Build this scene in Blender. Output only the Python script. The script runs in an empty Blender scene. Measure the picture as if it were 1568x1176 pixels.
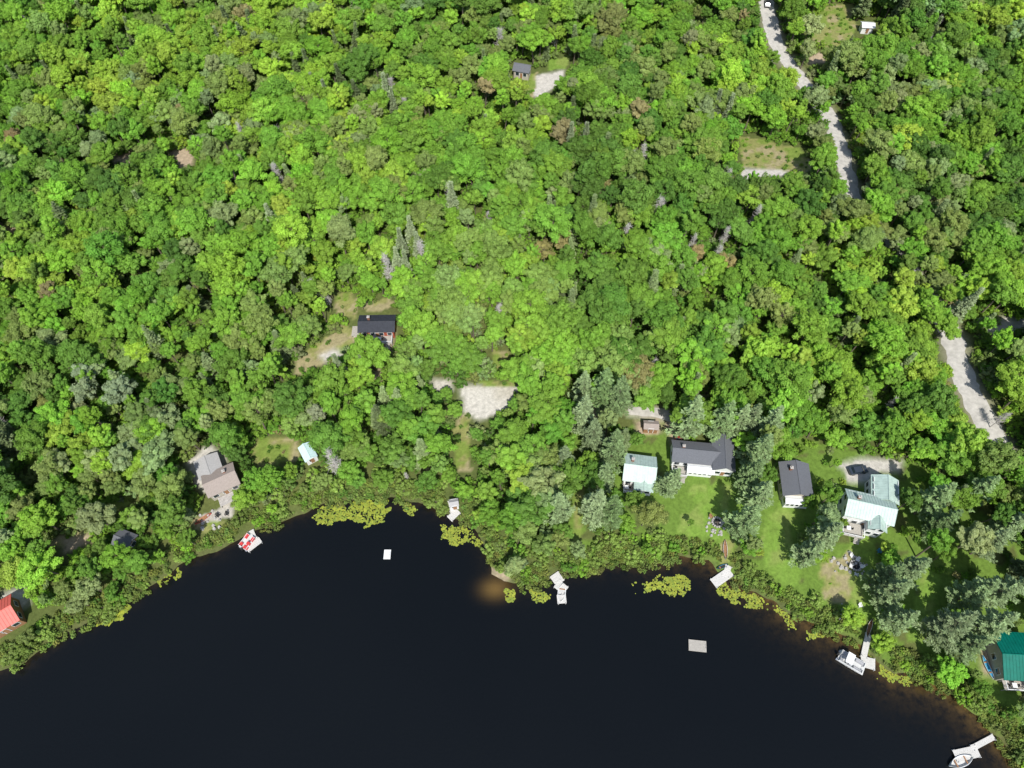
import bpy, math, random
import numpy as np
from mathutils import Vector, Matrix
random.seed(5); rng=np.random.default_rng(7)
scene=bpy.context.scene
# ------------------------------------------------------------ survey frame (drone photo -> metres)
F=1060.; ALT=150.; PT=math.radians(60)
FW=np.array([0,math.cos(PT),-math.sin(PT)]); UP=np.array([0,math.sin(PT),math.cos(PT)])
def on_plane(u,v,z=0.):
    r=np.array([(u-784)/F,0,0])+UP*((588-v)/F)+FW
    t=(z-ALT)/r[2]
    return r[0]*t, r[1]*t
def survey_px(x,y,z):
    d=np.stack([x,y,z-ALT],-1)
    dep=d@FW
    dep=np.where(dep<1,1,dep)
    return 784+F*d[...,0]/dep, 588-F*(d@UP)/dep
# ------------------------------------------------------------ value noise
TAB=rng.random((256,256))
def vn(x,y,s,seed=0):
    x=np.asarray(x,float)/s+seed*17.3+500; y=np.asarray(y,float)/s+seed*9.1+500
    xi=np.floor(x).astype(int); yi=np.floor(y).astype(int); fx=x-xi; fy=y-yi
    fx=fx*fx*(3-2*fx); fy=fy*fy*(3-2*fy)
    g=lambda a,b:TAB[a%256,b%256]
    return (g(xi,yi)*(1-fx)+g(xi+1,yi)*fx)*(1-fy)+(g(xi,yi+1)*(1-fx)+g(xi+1,yi+1)*fx)*fy
def fbm(x,y,s,seed=0):
    return (vn(x,y,s,seed)+.5*vn(x,y,s/2.1,seed+1)+.25*vn(x,y,s/4.3,seed+2))/1.75
def pip(x,y,poly):
    ins=np.zeros(np.shape(x),bool); n=len(poly)
    for i in range(n):
        x1,y1=poly[i]; x2,y2=poly[(i+1)%n]
        if y1==y2: continue
        c=((y1>y)!=(y2>y))&(x<(x2-x1)*(y-y1)/(y2-y1)+x1)
        ins^=c
    return ins
def dist_line(x,y,pts,closed=False):
    best=np.full(np.shape(x),1e9); n=len(pts)
    for i in range(n if closed else n-1):
        ax,ay=pts[i]; bx,by=pts[(i+1)%n]; dx=bx-ax; dy=by-ay; L=dx*dx+dy*dy+1e-9
        t=np.clip(((x-ax)*dx+(y-ay)*dy)/L,0,1)
        best=np.minimum(best,(x-ax-t*dx)**2+(y-ay-t*dy)**2)
    return np.sqrt(best)
shore=[(0,1027),(40,1012),(80,988),(112,965),(160,940),(200,915),(240,890),(272,868),(310,852),(350,835),(372,822),(400,812),(432,800),(470,783),(500,768),(560,762),(600,764),(650,778),(690,790),(722,808),(746,838),(752,880),(770,893),(800,898),(840,892),(862,880),(900,875),(940,860),(985,865),(1040,852),(1085,858),(1108,880),(1140,902),(1180,922),(1220,947),(1262,966),(1300,972),(1335,1002),(1370,1030),(1420,1045),(1460,1065),(1500,1100),(1530,1132),(1568,1178)]
LAKE=[on_plane(u,v) for u,v in shore]
LAKE+= [(106,-10),(122,-40),(170,-90),(230,-170),(190,-300),(-60,-340),(-300,-320),(-430,-160),(-380,-60),(-250,-20),(-160,8),(-125,15)]
def sd(x,y):
    d=dist_line(x,y,LAKE,True)
    s=np.where(pip(x,y,LAKE),-d,d)
    return s+(fbm(x,y,5,3)-.5)*2.6*np.exp(-np.abs(s)/8)
def height(x,y,s=None):
    if s is None: s=sd(x,y)
    k=np.clip((s-18)/70,0,1); k=k*k*(3-2*k)
    land=.15*np.clip(s,0,6)+.035*np.clip(s-6,0,70)+k*7*(vn(x,y,55,5)-.5)
    return np.where(s>0,land,np.clip(.2*s,-3,0))
def H1(x,y): return float(height(np.array([float(x)]),np.array([float(y)]))[0])
def site(u,v,above=0.):
    x,y=on_plane(u,v,above)
    for i in range(6):
        z=max(0,H1(x,y)); x,y=on_plane(u,v,z+above)
    return x,y,max(0,H1(x,y))
# ------------------------------------------------------------ materials
def nt(name):
    m=bpy.data.materials.new(name); m.use_nodes=True; t=m.node_tree
    return m,t,t.nodes,t.links,t.nodes['Principled BSDF']
def M(name,col,rough=.8,var=.3,scale=3.,bump=0.,metal=0.,spec=.3,stripes=0):
    m,t,N,L,b=nt(name)
    tc=N.new('ShaderNodeTexCoord')
    n=N.new('ShaderNodeTexNoise'); n.inputs['Scale'].default_value=scale; n.inputs['Detail'].default_value=6; n.inputs['Roughness'].default_value=.65
    L.new(tc.outputs['Object'],n.inputs['Vector'])
    r=N.new('ShaderNodeMapRange'); r.inputs[1].default_value=.3; r.inputs[2].default_value=.7
    r.inputs[3].default_value=1-var; r.inputs[4].default_value=1+var; L.new(n.outputs[0],r.inputs[0])
    fac=r.outputs[0]
    if stripes:
        w=N.new('ShaderNodeTexWave'); w.bands_direction='Y'; w.inputs['Scale'].default_value=stripes; w.inputs['Distortion'].default_value=.4
        L.new(tc.outputs['Object'],w.inputs[0])
        r2=N.new('ShaderNodeMapRange'); r2.inputs[3].default_value=.82; r2.inputs[4].default_value=1.08; L.new(w.outputs[1],r2.inputs[0])
        mm=N.new('ShaderNodeMath'); mm.operation='MULTIPLY'; L.new(fac,mm.inputs[0]); L.new(r2.outputs[0],mm.inputs[1]); fac=mm.outputs[0]
    v=N.new('ShaderNodeVectorMath'); v.operation='SCALE'; v.inputs[0].default_value=col; L.new(fac,v.inputs['Scale'])
    L.new(v.outputs[0],b.inputs['Base Color'])
    b.inputs['Roughness'].default_value=rough; b.inputs['Metallic'].default_value=metal; b.inputs['Specular IOR Level'].default_value=spec
    if bump:
        bp=N.new('ShaderNodeBump'); bp.inputs['Strength'].default_value=bump; bp.inputs['Distance'].default_value=.1
        L.new(n.outputs[0],bp.inputs['Height']); L.new(bp.outputs[0],b.inputs['Normal'])
    return m
def leaf_material(name,transl=.36):
    m,t,N,L,b=nt(name)
    a=N.new('ShaderNodeAttribute'); a.attribute_type='INSTANCER'; a.attribute_name='tcol'
    g=N.new('ShaderNodeAttribute'); g.attribute_type='GEOMETRY'; g.attribute_name='tone'
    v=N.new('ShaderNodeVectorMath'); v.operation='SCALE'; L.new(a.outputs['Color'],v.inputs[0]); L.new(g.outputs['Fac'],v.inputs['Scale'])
    L.new(v.outputs[0],b.inputs['Base Color']); b.inputs['Roughness'].default_value=.6; b.inputs['Specular IOR Level'].default_value=.22
    tr=N.new('ShaderNodeBsdfTranslucent'); v2=N.new('ShaderNodeVectorMath'); v2.operation='MULTIPLY'; v2.inputs[1].default_value=(1.4,1.35,.7)
    L.new(v.outputs[0],v2.inputs[0]); L.new(v2.outputs[0],tr.inputs[0])
    mx=N.new('ShaderNodeMixShader'); mx.inputs[0].default_value=transl; L.new(b.outputs[0],mx.inputs[1]); L.new(tr.outputs[0],mx.inputs[2])
    L.new(mx.outputs[0],t.nodes['Material Output'].inputs[0])
    return m
LEAF=leaf_material('leaf_foliage'); NEED=leaf_material('needle_foliage',.18)
BARK=M('bark',(.16,.13,.10),.9,.3,5); DEADB=M('dead_wood',(.50,.47,.43),.9,.2,5)
WHITE=M('white_paint',(.76,.76,.74),.6,.06,2); WOOD=M('weathered_wood',(.42,.39,.34),.85,.2,4)
CEDAR=M('cedar_wood',(.30,.16,.08),.8,.2,4); GLASS=M('window_glass',(.02,.03,.04),.08,.1,1,spec=.8)
REDW=M('red_siding',(.36,.09,.05),.75,.15,3); BLKR=M('black_metal_roof',(.035,.038,.048),.5,.2,1.5)
MINT=M('pale_green_metal_roof',(.42,.53,.47),.45,.16,.9); TEAL=M('teal_metal_roof',(.0,.14,.10),.45,.15,1.2)
GREYR=M('grey_shingle_roof',(.14,.145,.16),.9,.25,6,stripes=2.2); TANR=M('brown_shingle_roof',(.34,.285,.25),.9,.2,6,stripes=2.2)
LGREYR=M('light_grey_shingle_roof',(.38,.37,.36),.9,.2,6); REDR=M('red_metal_roof',(.62,.13,.10),.5,.12,1.5)
AQUA=M('aqua_metal_roof',(.55,.72,.70),.4,.08,1.2); BRICK=M('chimney_brick',(.24,.11,.07),.9,.3,8)
STONE=M('patio_stone',(.44,.41,.38),.9,.3,2,.3); GRAVEL=M('gravel_road',(.48,.455,.41),.95,.2,.8,.3)
BEIGE=M('beige_siding',(.42,.38,.31),.8,.1,2); METAL=M('aluminium',(.6,.6,.62),.35,.1,2,metal=.8)
BLUE=M('blue_plastic',(.05,.28,.45),.5,.1,2); REDP=M('red_plastic',(.55,.05,.05),.5,.1,2); DARK=M('dark_rubber',(.03,.03,.03),.7,.2,3)
VINYL=M('boat_vinyl',(.55,.55,.53),.6,.1,3); YEL=M('lily_pad_leaf',(.27,.30,.035),.5,.4,.7); ROCK=M('granite_rock',(.40,.38,.35),.9,.35,2,.4)
# ------------------------------------------------------------ mesh builder
class MB:
    def __init__(s): s.v=[];s.f=[];s.m=[];s.t=[]
    def add(s,vs,fs,mi=0,tone=1.):
        o=len(s.v); s.v+= [tuple(p) for p in vs]; s.t+= [tone]*len(vs)
        for f in fs: s.f.append(tuple(i+o for i in f)); s.m.append(mi)
    def hexa(s,b,tp,mi=0): # 4 bottom,4 top
        s.add(list(b)+list(tp),[(3,2,1,0),(4,5,6,7),(0,1,5,4),(1,2,6,5),(2,3,7,6),(3,0,4,7)],mi)
    def box(s,cx,cy,cz,w,d,h,mi=0,rot=0.):
        c,n=math.cos(rot),math.sin(rot)
        q=[(-w/2,-d/2),(w/2,-d/2),(w/2,d/2),(-w/2,d/2)]
        q=[(cx+a*c-b*n,cy+a*n+b*c) for a,b in q]
        s.hexa([(a,b,cz-h/2) for a,b in q],[(a,b,cz+h/2) for a,b in q],mi)
    def cyl(s,p0,p1,r0,r1,n=6,mi=0,cap=True):
        p0=Vector(p0);p1=Vector(p1);d=(p1-p0)
        if d.length<1e-6:return
        d.normalize();a=d.orthogonal().normalized();b=d.cross(a)
        vs=[];fs=[]
        for k in range(n):
            g=2*math.pi*k/n;e=a*math.cos(g)+b*math.sin(g);vs.append(p0+e*r0)
        for k in range(n):
            g=2*math.pi*k/n;e=a*math.cos(g)+b*math.sin(g);vs.append(p1+e*r1)
        for k in range(n): fs.append((k,(k+1)%n,n+(k+1)%n,n+k))
        if cap: fs+= [tuple(range(n-1,-1,-1)),tuple(range(n,2*n))]
        s.add(vs,fs,mi)
    def quads(s,Q,tones,mi=0):
        o=len(s.v);n=len(Q); s.v+= [tuple(p) for p in Q.reshape(-1,3).tolist()]
        s.t+= np.repeat(tones,4).tolist()
        s.f+= [(o+4*i,o+4*i+1,o+4*i+2,o+4*i+3) for i in range(n)]; s.m+=[mi]*n
    def mesh(s,name,mats):
        me=bpy.data.meshes.new(name); me.from_pydata(s.v,[],s.f)
        for m in mats: me.materials.append(m)
        me.polygons.foreach_set('material_index',s.m)
        a=me.attributes.new('tone','FLOAT','POINT'); a.data.foreach_set('value',s.t)
        me.update(); return me
    def obj(s,name,mats,parent=None,loc=(0,0,0),rot=0.,link=True):
        o=bpy.data.objects.new(name,s.mesh(name,mats)); o.location=loc; o.rotation_euler=(0,0,rot)
        if parent: o.parent=parent
        if link: scene.collection.objects.link(o)
        return o
def empty(name,loc,rot=0.):
    e=bpy.data.objects.new(name,None); e.location=loc; e.rotation_euler=(0,0,rot); e.empty_display_size=.5
    scene.collection.objects.link(e); return e
# ------------------------------------------------------------ foliage prototypes
def leaf_quads(pos,nrm,s,asp=.7):
    n=len(pos); nrm=nrm/np.linalg.norm(nrm,axis=1,keepdims=True)
    r=rng.normal(size=(n,3)); t=np.cross(nrm,r); t/=np.linalg.norm(t,axis=1,keepdims=True)+1e-9
    b=np.cross(nrm,t); s=s[:,None]
    return np.stack([pos-t*s,pos-b*s*asp+nrm*s*.15,pos+t*s,pos+b*s*asp-nrm*s*.1],1)
def deciduous(name,R=3.4,Ht=11.,nl=32,per=330,ls=.21,flat=.8,mat=LEAF,inner=1.3):
    mb=MB(); cz=Ht-R*flat*.95
    mb.cyl((0,0,-.5),(0,0,cz-R*.3),.2,.13,7,1)
    mb.cyl((0,0,cz-R*.3),(.1,.1,cz+R*.35),.13,.05,5,1)
    ecc=1+.25*rng.random(); lean=rng.normal(size=2)*.12*R
    for i in range(nl):
        g=i*2.39996+rng.random()*1.1; zz=1-(i+.5)/nl*1.3; zz=max(zz,-.3)
        rr=math.sqrt(max(0,1-zz*zz)); k=.42+.55*rng.random()
        c=np.array([R*k*rr*math.cos(g)*ecc,R*k*rr*math.sin(g)/ecc,cz+R*flat*zz*(.5+.5*rng.random())]); c[:2]+=lean*(zz+.3)
        lr=R*(.13+.16*rng.random()); out=c-np.array([0,0,cz-R*.5]); out/=np.linalg.norm(out)
        mb.cyl((0,0,cz-R*.45*rng.random()),tuple(c),.07,.02,4,1,False)
        n=int(per*(lr/R/.32)**1.8)
        d=rng.normal(size=(n,3)); d/=np.linalg.norm(d,axis=1,keepdims=True); d[:,2]=np.where(d[:,2]<-.45,-d[:,2],d[:,2])
        off=d*(lr*(.45+.75*rng.random(n)**.8)[:,None])
        off=off*.9+np.outer(off@out,out)*.75; off[:,2]*=.8
        p=c+off
        nm=d+rng.normal(size=(n,3))*.38+np.array([0,-.1,.5])
        lt=.84+.36*rng.random()
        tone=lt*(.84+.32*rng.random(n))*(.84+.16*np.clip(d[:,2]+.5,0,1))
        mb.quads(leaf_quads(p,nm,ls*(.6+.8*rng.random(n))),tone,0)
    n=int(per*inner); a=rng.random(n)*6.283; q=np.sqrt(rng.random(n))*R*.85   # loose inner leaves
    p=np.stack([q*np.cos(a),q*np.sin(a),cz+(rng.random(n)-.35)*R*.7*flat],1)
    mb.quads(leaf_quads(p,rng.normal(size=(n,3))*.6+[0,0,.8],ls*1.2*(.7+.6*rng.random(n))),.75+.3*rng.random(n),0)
    return mb.mesh(name,[mat,BARK])
def conifer(name,R=3.6,Ht=18.,lev=17,nb=8,pine=True):
    mb=MB(); mb.cyl((0,0,-.5),(0,0,Ht*.96),.28,.03,7,1)
    for l in range(lev):
        f=l/(lev-1); z=Ht*(.2+.79*f); prof=(1-f)**(.75 if pine else .95)
        for k in range(nb):
            if pine and rng.random()<.14: continue
            g=2*math.pi*(k+rng.random()*.7)/nb+l*1.1
            Lb=max(.35,R*prof*(.55+.65*rng.random())); rise=(.15 if pine else -.25)*Lb+.15*rng.random()
            dr=np.array([math.cos(g),math.sin(g),0]); sd_=np.array([-math.sin(g),math.cos(g),0])
            b0=np.array([0,0,z]); b1=b0+dr*Lb+np.array([0,0,rise])
            mb.cyl(tuple(b0),tuple(b1),.05,.015,4,1,False)
            n=int(16*Lb+8); t=rng.random(n)**.65; t=.15+.87*t
            wid=.30*Lb*(1-.55*t)*(1.1 if pine else .9)
            off=(rng.random(n)*2-1)
            p=b0+np.outer(t*Lb,dr)+np.outer(off*wid,sd_)+np.outer(t*rise+(.12 if pine else -.1)*np.abs(off)+rng.normal(size=n)*.08,[0,0,1])
            ax=dr*(.8)+np.outer(off,sd_)*.9; ax+=rng.normal(size=(n,3))*.3; ax[:,2]+=.25
            ax/=np.linalg.norm(ax,axis=1,keepdims=True)
            nm=np.array([0,-.1,1.])+rng.normal(size=(n,3))*.4; b=np.cross(nm,ax); b/=np.linalg.norm(b,axis=1,keepdims=True)
            s=(.26+.22*rng.random(n))[:,None]
            Q=np.stack([p-ax*s,p-b*s*.38,p+ax*s*1.1,p+b*s*.38],1)
            bt=.8+.45*rng.random()
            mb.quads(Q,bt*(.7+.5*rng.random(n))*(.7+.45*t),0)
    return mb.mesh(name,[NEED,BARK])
def dead(name,Ht=10.,R=2.2,nb=80):
    mb=MB(); mb.cyl((0,0,-.5),(.2,.1,Ht),.18,.04,6)
    for i in range(nb):
        z=Ht*(.25+.74*rng.random()); g=rng.random()*6.283; L_=R*(1.1-z/Ht*.75)*(.5+.6*rng.random())
        e=np.array([math.cos(g)*L_,math.sin(g)*L_,z+L_*.5]); mb.cyl((0,0,z),tuple(e),.06,.02,4,0,False)
        for j in range(6):
            t=.35+.6*rng.random(); p=np.array([0,0,z])*(1-t)+e*t; q=p+rng.normal(size=3)*.45+[0,0,.2]
            mb.cyl(tuple(p),tuple(q),.035,.012,3,0,False)
    return mb.mesh(name,[DEADB])
def proto_coll(name,meshes):
    c=bpy.data.collections.new(name)
    for i,me in enumerate(meshes):
        c.objects.link(bpy.data.objects.new('%s_%02d'%(name,i),me))
    return c
dec=[]
for i in range(12):
    R=[3.4,3.8,2.7,3.5,2.4,3.3,4.0,3.0,3.5,2.2,3.7,3.2][i]; Ht=[11,12,11.5,11.5,12.5,10,12.5,11,10.5,13,11,10][i]
    fl=[.8,.75,1.1,.9,1.3,.8,.7,1.0,.85,1.5,.8,.9][i]
    dec.append(deciduous('broadleaf_tree',R,Ht,[32,40,24,34,24,30,44,28,34,22,38,28][i],[330,310,360,320,380,340,300,340,320,400,320,340][i],.18+.08*rng.random(),fl))
con=[conifer('white_pine',3.9,19,16,8,True),conifer('white_pine',4.3,20,15,8,True),conifer('spruce',2.1,15,20,9,False),conifer('spruce',2.4,14,18,9,False)]
dd=[dead('dead_tree'),dead('dead_tree',11.5,1.8,70)]
C_TREE=proto_coll('forest_species',dec+con[2:]+[con[0]]+dd)   # 0-11 broadleaf,12-13 spruce,14 pine,15-16 dead
bush=[deciduous('bush',1.5,2.0,14,120,.13,.75,inner=.8) for i in range(3)]
C_BUSH=proto_coll('shrub_species',bush)
def scatter(name,coll,P,rot,scl,idx,col):
    me=bpy.data.meshes.new(name); me.from_pydata(P.tolist(),[],[])
    def at(n,ty,k,d):
        a=me.attributes.new(n,ty,'POINT'); a.data.foreach_set(k,np.ascontiguousarray(d).ravel())
    n=len(P)
    at('rot','FLOAT_VECTOR','vector',rot.astype(np.float32)); at('scl','FLOAT_VECTOR','vector',scl.astype(np.float32)); at('idx','INT','value',idx.astype(np.int32))
    at('tcol','FLOAT_COLOR','color',np.concatenate([col,np.ones((n,1))],1).astype(np.float32))
    o=bpy.data.objects.new(name,me); scene.collection.objects.link(o)
    g=bpy.data.node_groups.new(name,'GeometryNodeTree')
    g.interface.new_socket('Geometry',in_out='INPUT',socket_type='NodeSocketGeometry'); g.interface.new_socket('Geometry',in_out='OUTPUT',socket_type='NodeSocketGeometry')
    N=g.nodes; L=g.links; gi=N.new('NodeGroupInput'); go=N.new('NodeGroupOutput')
    ci=N.new('GeometryNodeCollectionInfo'); ci.inputs['Collection'].default_value=coll; ci.inputs['Separate Children'].default_value=True; ci.inputs['Reset Children'].default_value=True
    ip=N.new('GeometryNodeInstanceOnPoints'); ip.inputs['Pick Instance'].default_value=True
    def na(n,ty):
        a=N.new('GeometryNodeInputNamedAttribute'); a.data_type=ty; a.inputs['Name'].default_value=n; return a.outputs['Attribute']
    L.new(gi.outputs[0],ip.inputs['Points']); L.new(ci.outputs[0],ip.inputs['Instance']); L.new(na('idx','INT'),ip.inputs['Instance Index'])
    L.new(na('rot','FLOAT_VECTOR'),ip.inputs['Rotation']); L.new(na('scl','FLOAT_VECTOR'),ip.inputs['Scale']); L.new(ip.outputs[0],go.inputs[0])
    md=o.modifiers.new('scatter','NODES'); md.node_group=g
    return o
# ------------------------------------------------------------ clearings (survey pixels)
CL=[('dry',[(380,686),(398,672),(450,668),(462,690),(450,706),(395,716)]),
 ('dry',[(696,640),(718,632),(718,690),(724,722),(698,724)]),
 ('sand',[(706,590),(795,593),(774,624),(735,642),(712,630)]),('sand',[(662,582),(690,584),(692,597),(664,596)]),
 ('dry',[(755,535),(775,535),(776,562),(758,562)]),('dry',[(735,583),(790,583),(790,592),(735,590)]),
 ('lawn',[(1058,740),(1116,742),(1121,800),(1118,832),(1080,822),(1040,815),(1042,790),(1060,780)]),
 ('dry',[(1100,830),(1125,830),(1124,865),(1102,862)]),
 ('lawn',[(1168,800),(1195,772),(1212,790),(1214,830),(1230,880),(1205,900),(1172,875)]),
 ('dry',[(1258,862),(1300,842),(1308,900),(1300,928),(1262,918)]),
 ('lawn',[(1412,862),(1438,880),(1432,925),(1420,990),(1390,985),(1400,930)]),('lawn',[(1300,815),(1335,820),(1345,900),(1330,940),(1305,935)]),
 ('dry',[(876,740),(895,740),(892,815),(872,838)]),
 ('lawn',[(838,92),(876,82),(866,105),(835,108)]),('gravel',[(815,118),(862,108),(860,126),(822,150)]),('dry',[(800,112),(822,112),(818,150),(802,140)]),
 ('dry',[(1130,208),(1170,215),(1225,228),(1248,262),(1190,262),(1135,255)]),('gravel',[(1134,258),(1205,262),(1200,268),(1150,273),(1136,280)]),
 ('dry',[(1232,35),(1270,8),(1308,5),(1312,45),(1290,75),(1250,70)]),('dirt',[(1240,85),(1262,80),(1262,95),(1240,98)]),
 ('dry',[(512,455),(540,448),(550,470),(545,490),(516,480)]),('dry',[(560,460),(602,455),(600,472),(560,475)]),
 ('dry',[(452,548),(470,536),(530,495),(548,503),(545,525),(500,555),(468,572),(450,572)]),('gravel',[(490,545),(512,535),(526,543),(500,554)]),
 ('dirt',[(545,508),(602,505),(600,536),(578,538),(568,524),(545,524)]),('dirt',[(560,570),(585,566),(584,580),(566,582)]),
 ('dirt',[(260,230),(292,226),(294,252),(275,258)]),('dirt',[(174,236),(202,236),(200,251),(176,251)]),
 ('dry',[(52,828),(130,815),(150,820),(120,838),(60,840)]),('dirt',[(96,828),(138,818),(136,832),(100,846)]),('dry',[(150,775),(200,758),(205,768),(160,790)]),
 ('gravel',[(288,708),(320,682),(342,702),(354,738),(330,757),(303,742)]),('stone',[(315,785),(356,768),(364,786),(330,799),(306,800)]),('dry',[(298,796),(345,800),(320,812),(296,808)]),
 ('gravel',[(1285,712),(1320,702),(1380,706),(1375,722),(1345,722),(1330,740),(1300,738),(1300,725)]),
 ('gravel',[(960,622),(1000,626),(1028,634),(1028,642),(965,636)]),('dirt',[(1020,645),(1036,640),(1046,672),(1030,680)]),('dirt',[(975,645),(1010,640),(1012,660),(978,664)]),
 ('dirt',[(898,620),(927,616),(924,638),(900,640)]),('gravel',[(1530,488),(1568,482),(1568,500),(1535,505)]),
 ('gravel',[(0,912),(40,900),(42,925),(20,940),(0,930)]),('dirt',[(0,340),(20,345),(30,360),(0,352)]),('dirt',[(1500,985),(1528,985),(1530,1035),(1508,1030)]),
 ('dirt',[(748,866),(778,878),(776,894),(750,888)])]
CLw=[(k,[site(u,v)[:2] for u,v in p]) for k,p in CL]
ROADS=[('gravel_road',[(1190,-110),(1178,-40),(1172,0),(1180,35),(1190,70),(1208,98),(1228,125),(1248,150),(1272,185),(1286,225),(1296,262),(1306,300),(1335,345),(1385,400),(1430,460),(1458,520),(1470,565),(1496,620),(1524,672),(1575,740),(1660,830)],5.2),
 ('side_road',[(1520,515),(1545,498),(1600,480)],4.),
 ('driveway',[(1192,75),(1176,92),(1164,98)],3.),
 ('driveway',[(1028,638),(1000,631),(962,628)],2.6),
 ('driveway',[(790,600),(760,602),(715,604)],3.2)]
RW=[(n,[site(u,v)[:2] for u,v in p],w) for n,p,w in ROADS]
YARD=[on_plane(u,v) for u,v in [(870,650),(960,630),(1200,670),(1400,715),(1568,850),(1640,1180),(1500,1110),(1300,975),(1100,880),(870,880)]]
# visible stretches of road kept free of overhanging crowns
VIS=[[(1162,-20),(1186,-20),(1196,60),(1224,100),(1246,128),(1238,142),(1205,118),(1180,80),(1164,30)],
 [(1276,170),(1290,172),(1300,225),(1314,298),(1296,300),(1280,240)],[(1436,518),(1478,508),(1490,560),(1510,610),(1548,668),(1540,690),(1500,668),(1478,620),(1455,575),(1438,540)]]+[p for k,p in CL]
# ------------------------------------------------------------ terrain
def axis(a,b,st,lo,hi):
    core=list(np.arange(a,b+.01,st)); s=st; x=core[-1]
    while x<hi: s*=1.22; x+=s; core.append(x)
    s=st; x=core[0]; pre=[]
    while x>lo: s*=1.22; x-=s; pre.append(x)
    return np.array(pre[::-1]+core)
xs=axis(-205,205,.85,-2500,2500); ys=axis(-5,285,.85,-2500,2500)
X,Y=np.meshgrid(xs,ys); X=X.ravel();Y=Y.ravel()
S=sd(X,Y); Z=height(X,Y,S)
KC={'lawn':(.17,.28,.045),'dry':(.26,.26,.09),'dirt':(.42,.33,.23),'gravel':(.50,.47,.42),'sand':(.53,.50,.435),'stone':(.48,.44,.39)}
n1=fbm(X,Y,14,1)[:,None]; n2=fbm(X,Y,4,2)[:,None]
col=np.array([.075,.11,.028])*(1-n1)+np.array([.13,.14,.045])*n1
yk=pip(X,Y,YARD)&(n2[:,0]>.36); col[yk]=np.array([.13,.21,.036])
jx=(fbm(X,Y,3,8)-.5)*2.4; jy=(fbm(X,Y,3,9)-.5)*2.4
def mixc(mask,c):
    global col
    m=mask[:,None]; col=col*(1-m)+np.array(c)*m
for k,p in CLw:
    if k in('gravel','dirt','sand'):
        d=dist_line(X,Y,p,True); ins=pip(X+jx*.6,Y+jy*.6,p); m=np.where(ins,1.,np.clip(1-d/1.2,0,1)*.5)
    else:
        ins=pip(X+jx,Y+jy,p).astype(float); m=ins*(.75+.25*n2[:,0])
    mixc(m,KC[k])
    if k=='sand': mixc(ins*np.clip((.55-n2[:,0])*3,0,.5),(.42,.38,.30))
    if k=='dry':
        mixc(ins*(n2[:,0]>.6)*.7,(.34,.28,.17)); mixc(ins*(n2[:,0]<.45)*.8,(.16,.24,.04))
    if k=='lawn': mixc(ins*np.clip((n2[:,0]-.5)*4,0,.6),(.24,.28,.08))
for n,p,w in RW[:4]:
    d=dist_line(X+jx*.4,Y+jy*.4,p); mixc(np.clip(1.5-d/(w*.62),0,1)*.8,(.32,.29,.22))
mixc(np.clip(1-np.abs(S-.4)/1.0,0,1)*.6,(.12,.12,.05))
nx,ny=len(xs),len(ys)
ii=np.arange((nx-1)*(ny-1)); r=ii//(nx-1); c=ii%(nx-1); a=r*nx+c
faces=np.stack([a,a+1,a+nx+1,a+nx],1)
def grid_obj(name,V,Fc,mat,attrs):
    me=bpy.data.meshes.new(name); me.vertices.add(len(V)); me.vertices.foreach_set('co',V.ravel())
    me.loops.add(Fc.size); me.loops.foreach_set('vertex_index',Fc.ravel().astype(np.int32))
    me.polygons.add(len(Fc)); me.polygons.foreach_set('loop_start',np.arange(0,Fc.size,4,dtype=np.int32)); me.polygons.foreach_set('use_smooth',np.ones(len(Fc),bool))
    me.update(calc_edges=True)
    for n,ty,k,d in attrs:
        at=me.attributes.new(n,ty,'POINT'); at.data.foreach_set(k,np.ascontiguousarray(d,dtype=np.float32).ravel())
    me.materials.append(mat); o=bpy.data.objects.new(name,me); scene.collection.objects.link(o); return o
m,t,N,L,b=nt('ground_cover')
at=N.new('ShaderNodeAttribute'); at.attribute_name='gcol'
tc=N.new('ShaderNodeTexCoord'); n_=N.new('ShaderNodeTexNoise'); n_.inputs['Scale'].default_value=1.1; n_.inputs['Detail'].default_value=8; n_.inputs['Roughness'].default_value=.75; L.new(tc.outputs['Object'],n_.inputs['Vector'])
r_=N.new('ShaderNodeMapRange'); r_.inputs[1].default_value=.3; r_.inputs[2].default_value=.7; r_.inputs[3].default_value=.68; r_.inputs[4].default_value=1.3; L.new(n_.outputs[0],r_.inputs[0])
v_=N.new('ShaderNodeVectorMath'); v_.operation='SCALE'; L.new(at.outputs['Color'],v_.inputs[0]); L.new(r_.outputs[0],v_.inputs['Scale']); L.new(v_.outputs[0],b.inputs['Base Color'])
b.inputs['Roughness'].default_value=.95; b.inputs['Specular IOR Level'].default_value=.1
bp=N.new('ShaderNodeBump'); bp.inputs['Strength'].default_value=.4; bp.inputs['Distance'].default_value=.2; L.new(n_.outputs[0],bp.inputs['Height']); L.new(bp.outputs[0],b.inputs['Normal'])
V=np.stack([X,Y,Z],1)
grid_obj('ground',V,faces,m,[('gcol','FLOAT_COLOR','color',np.concatenate([col,np.ones((len(col),1))],1))])
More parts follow.
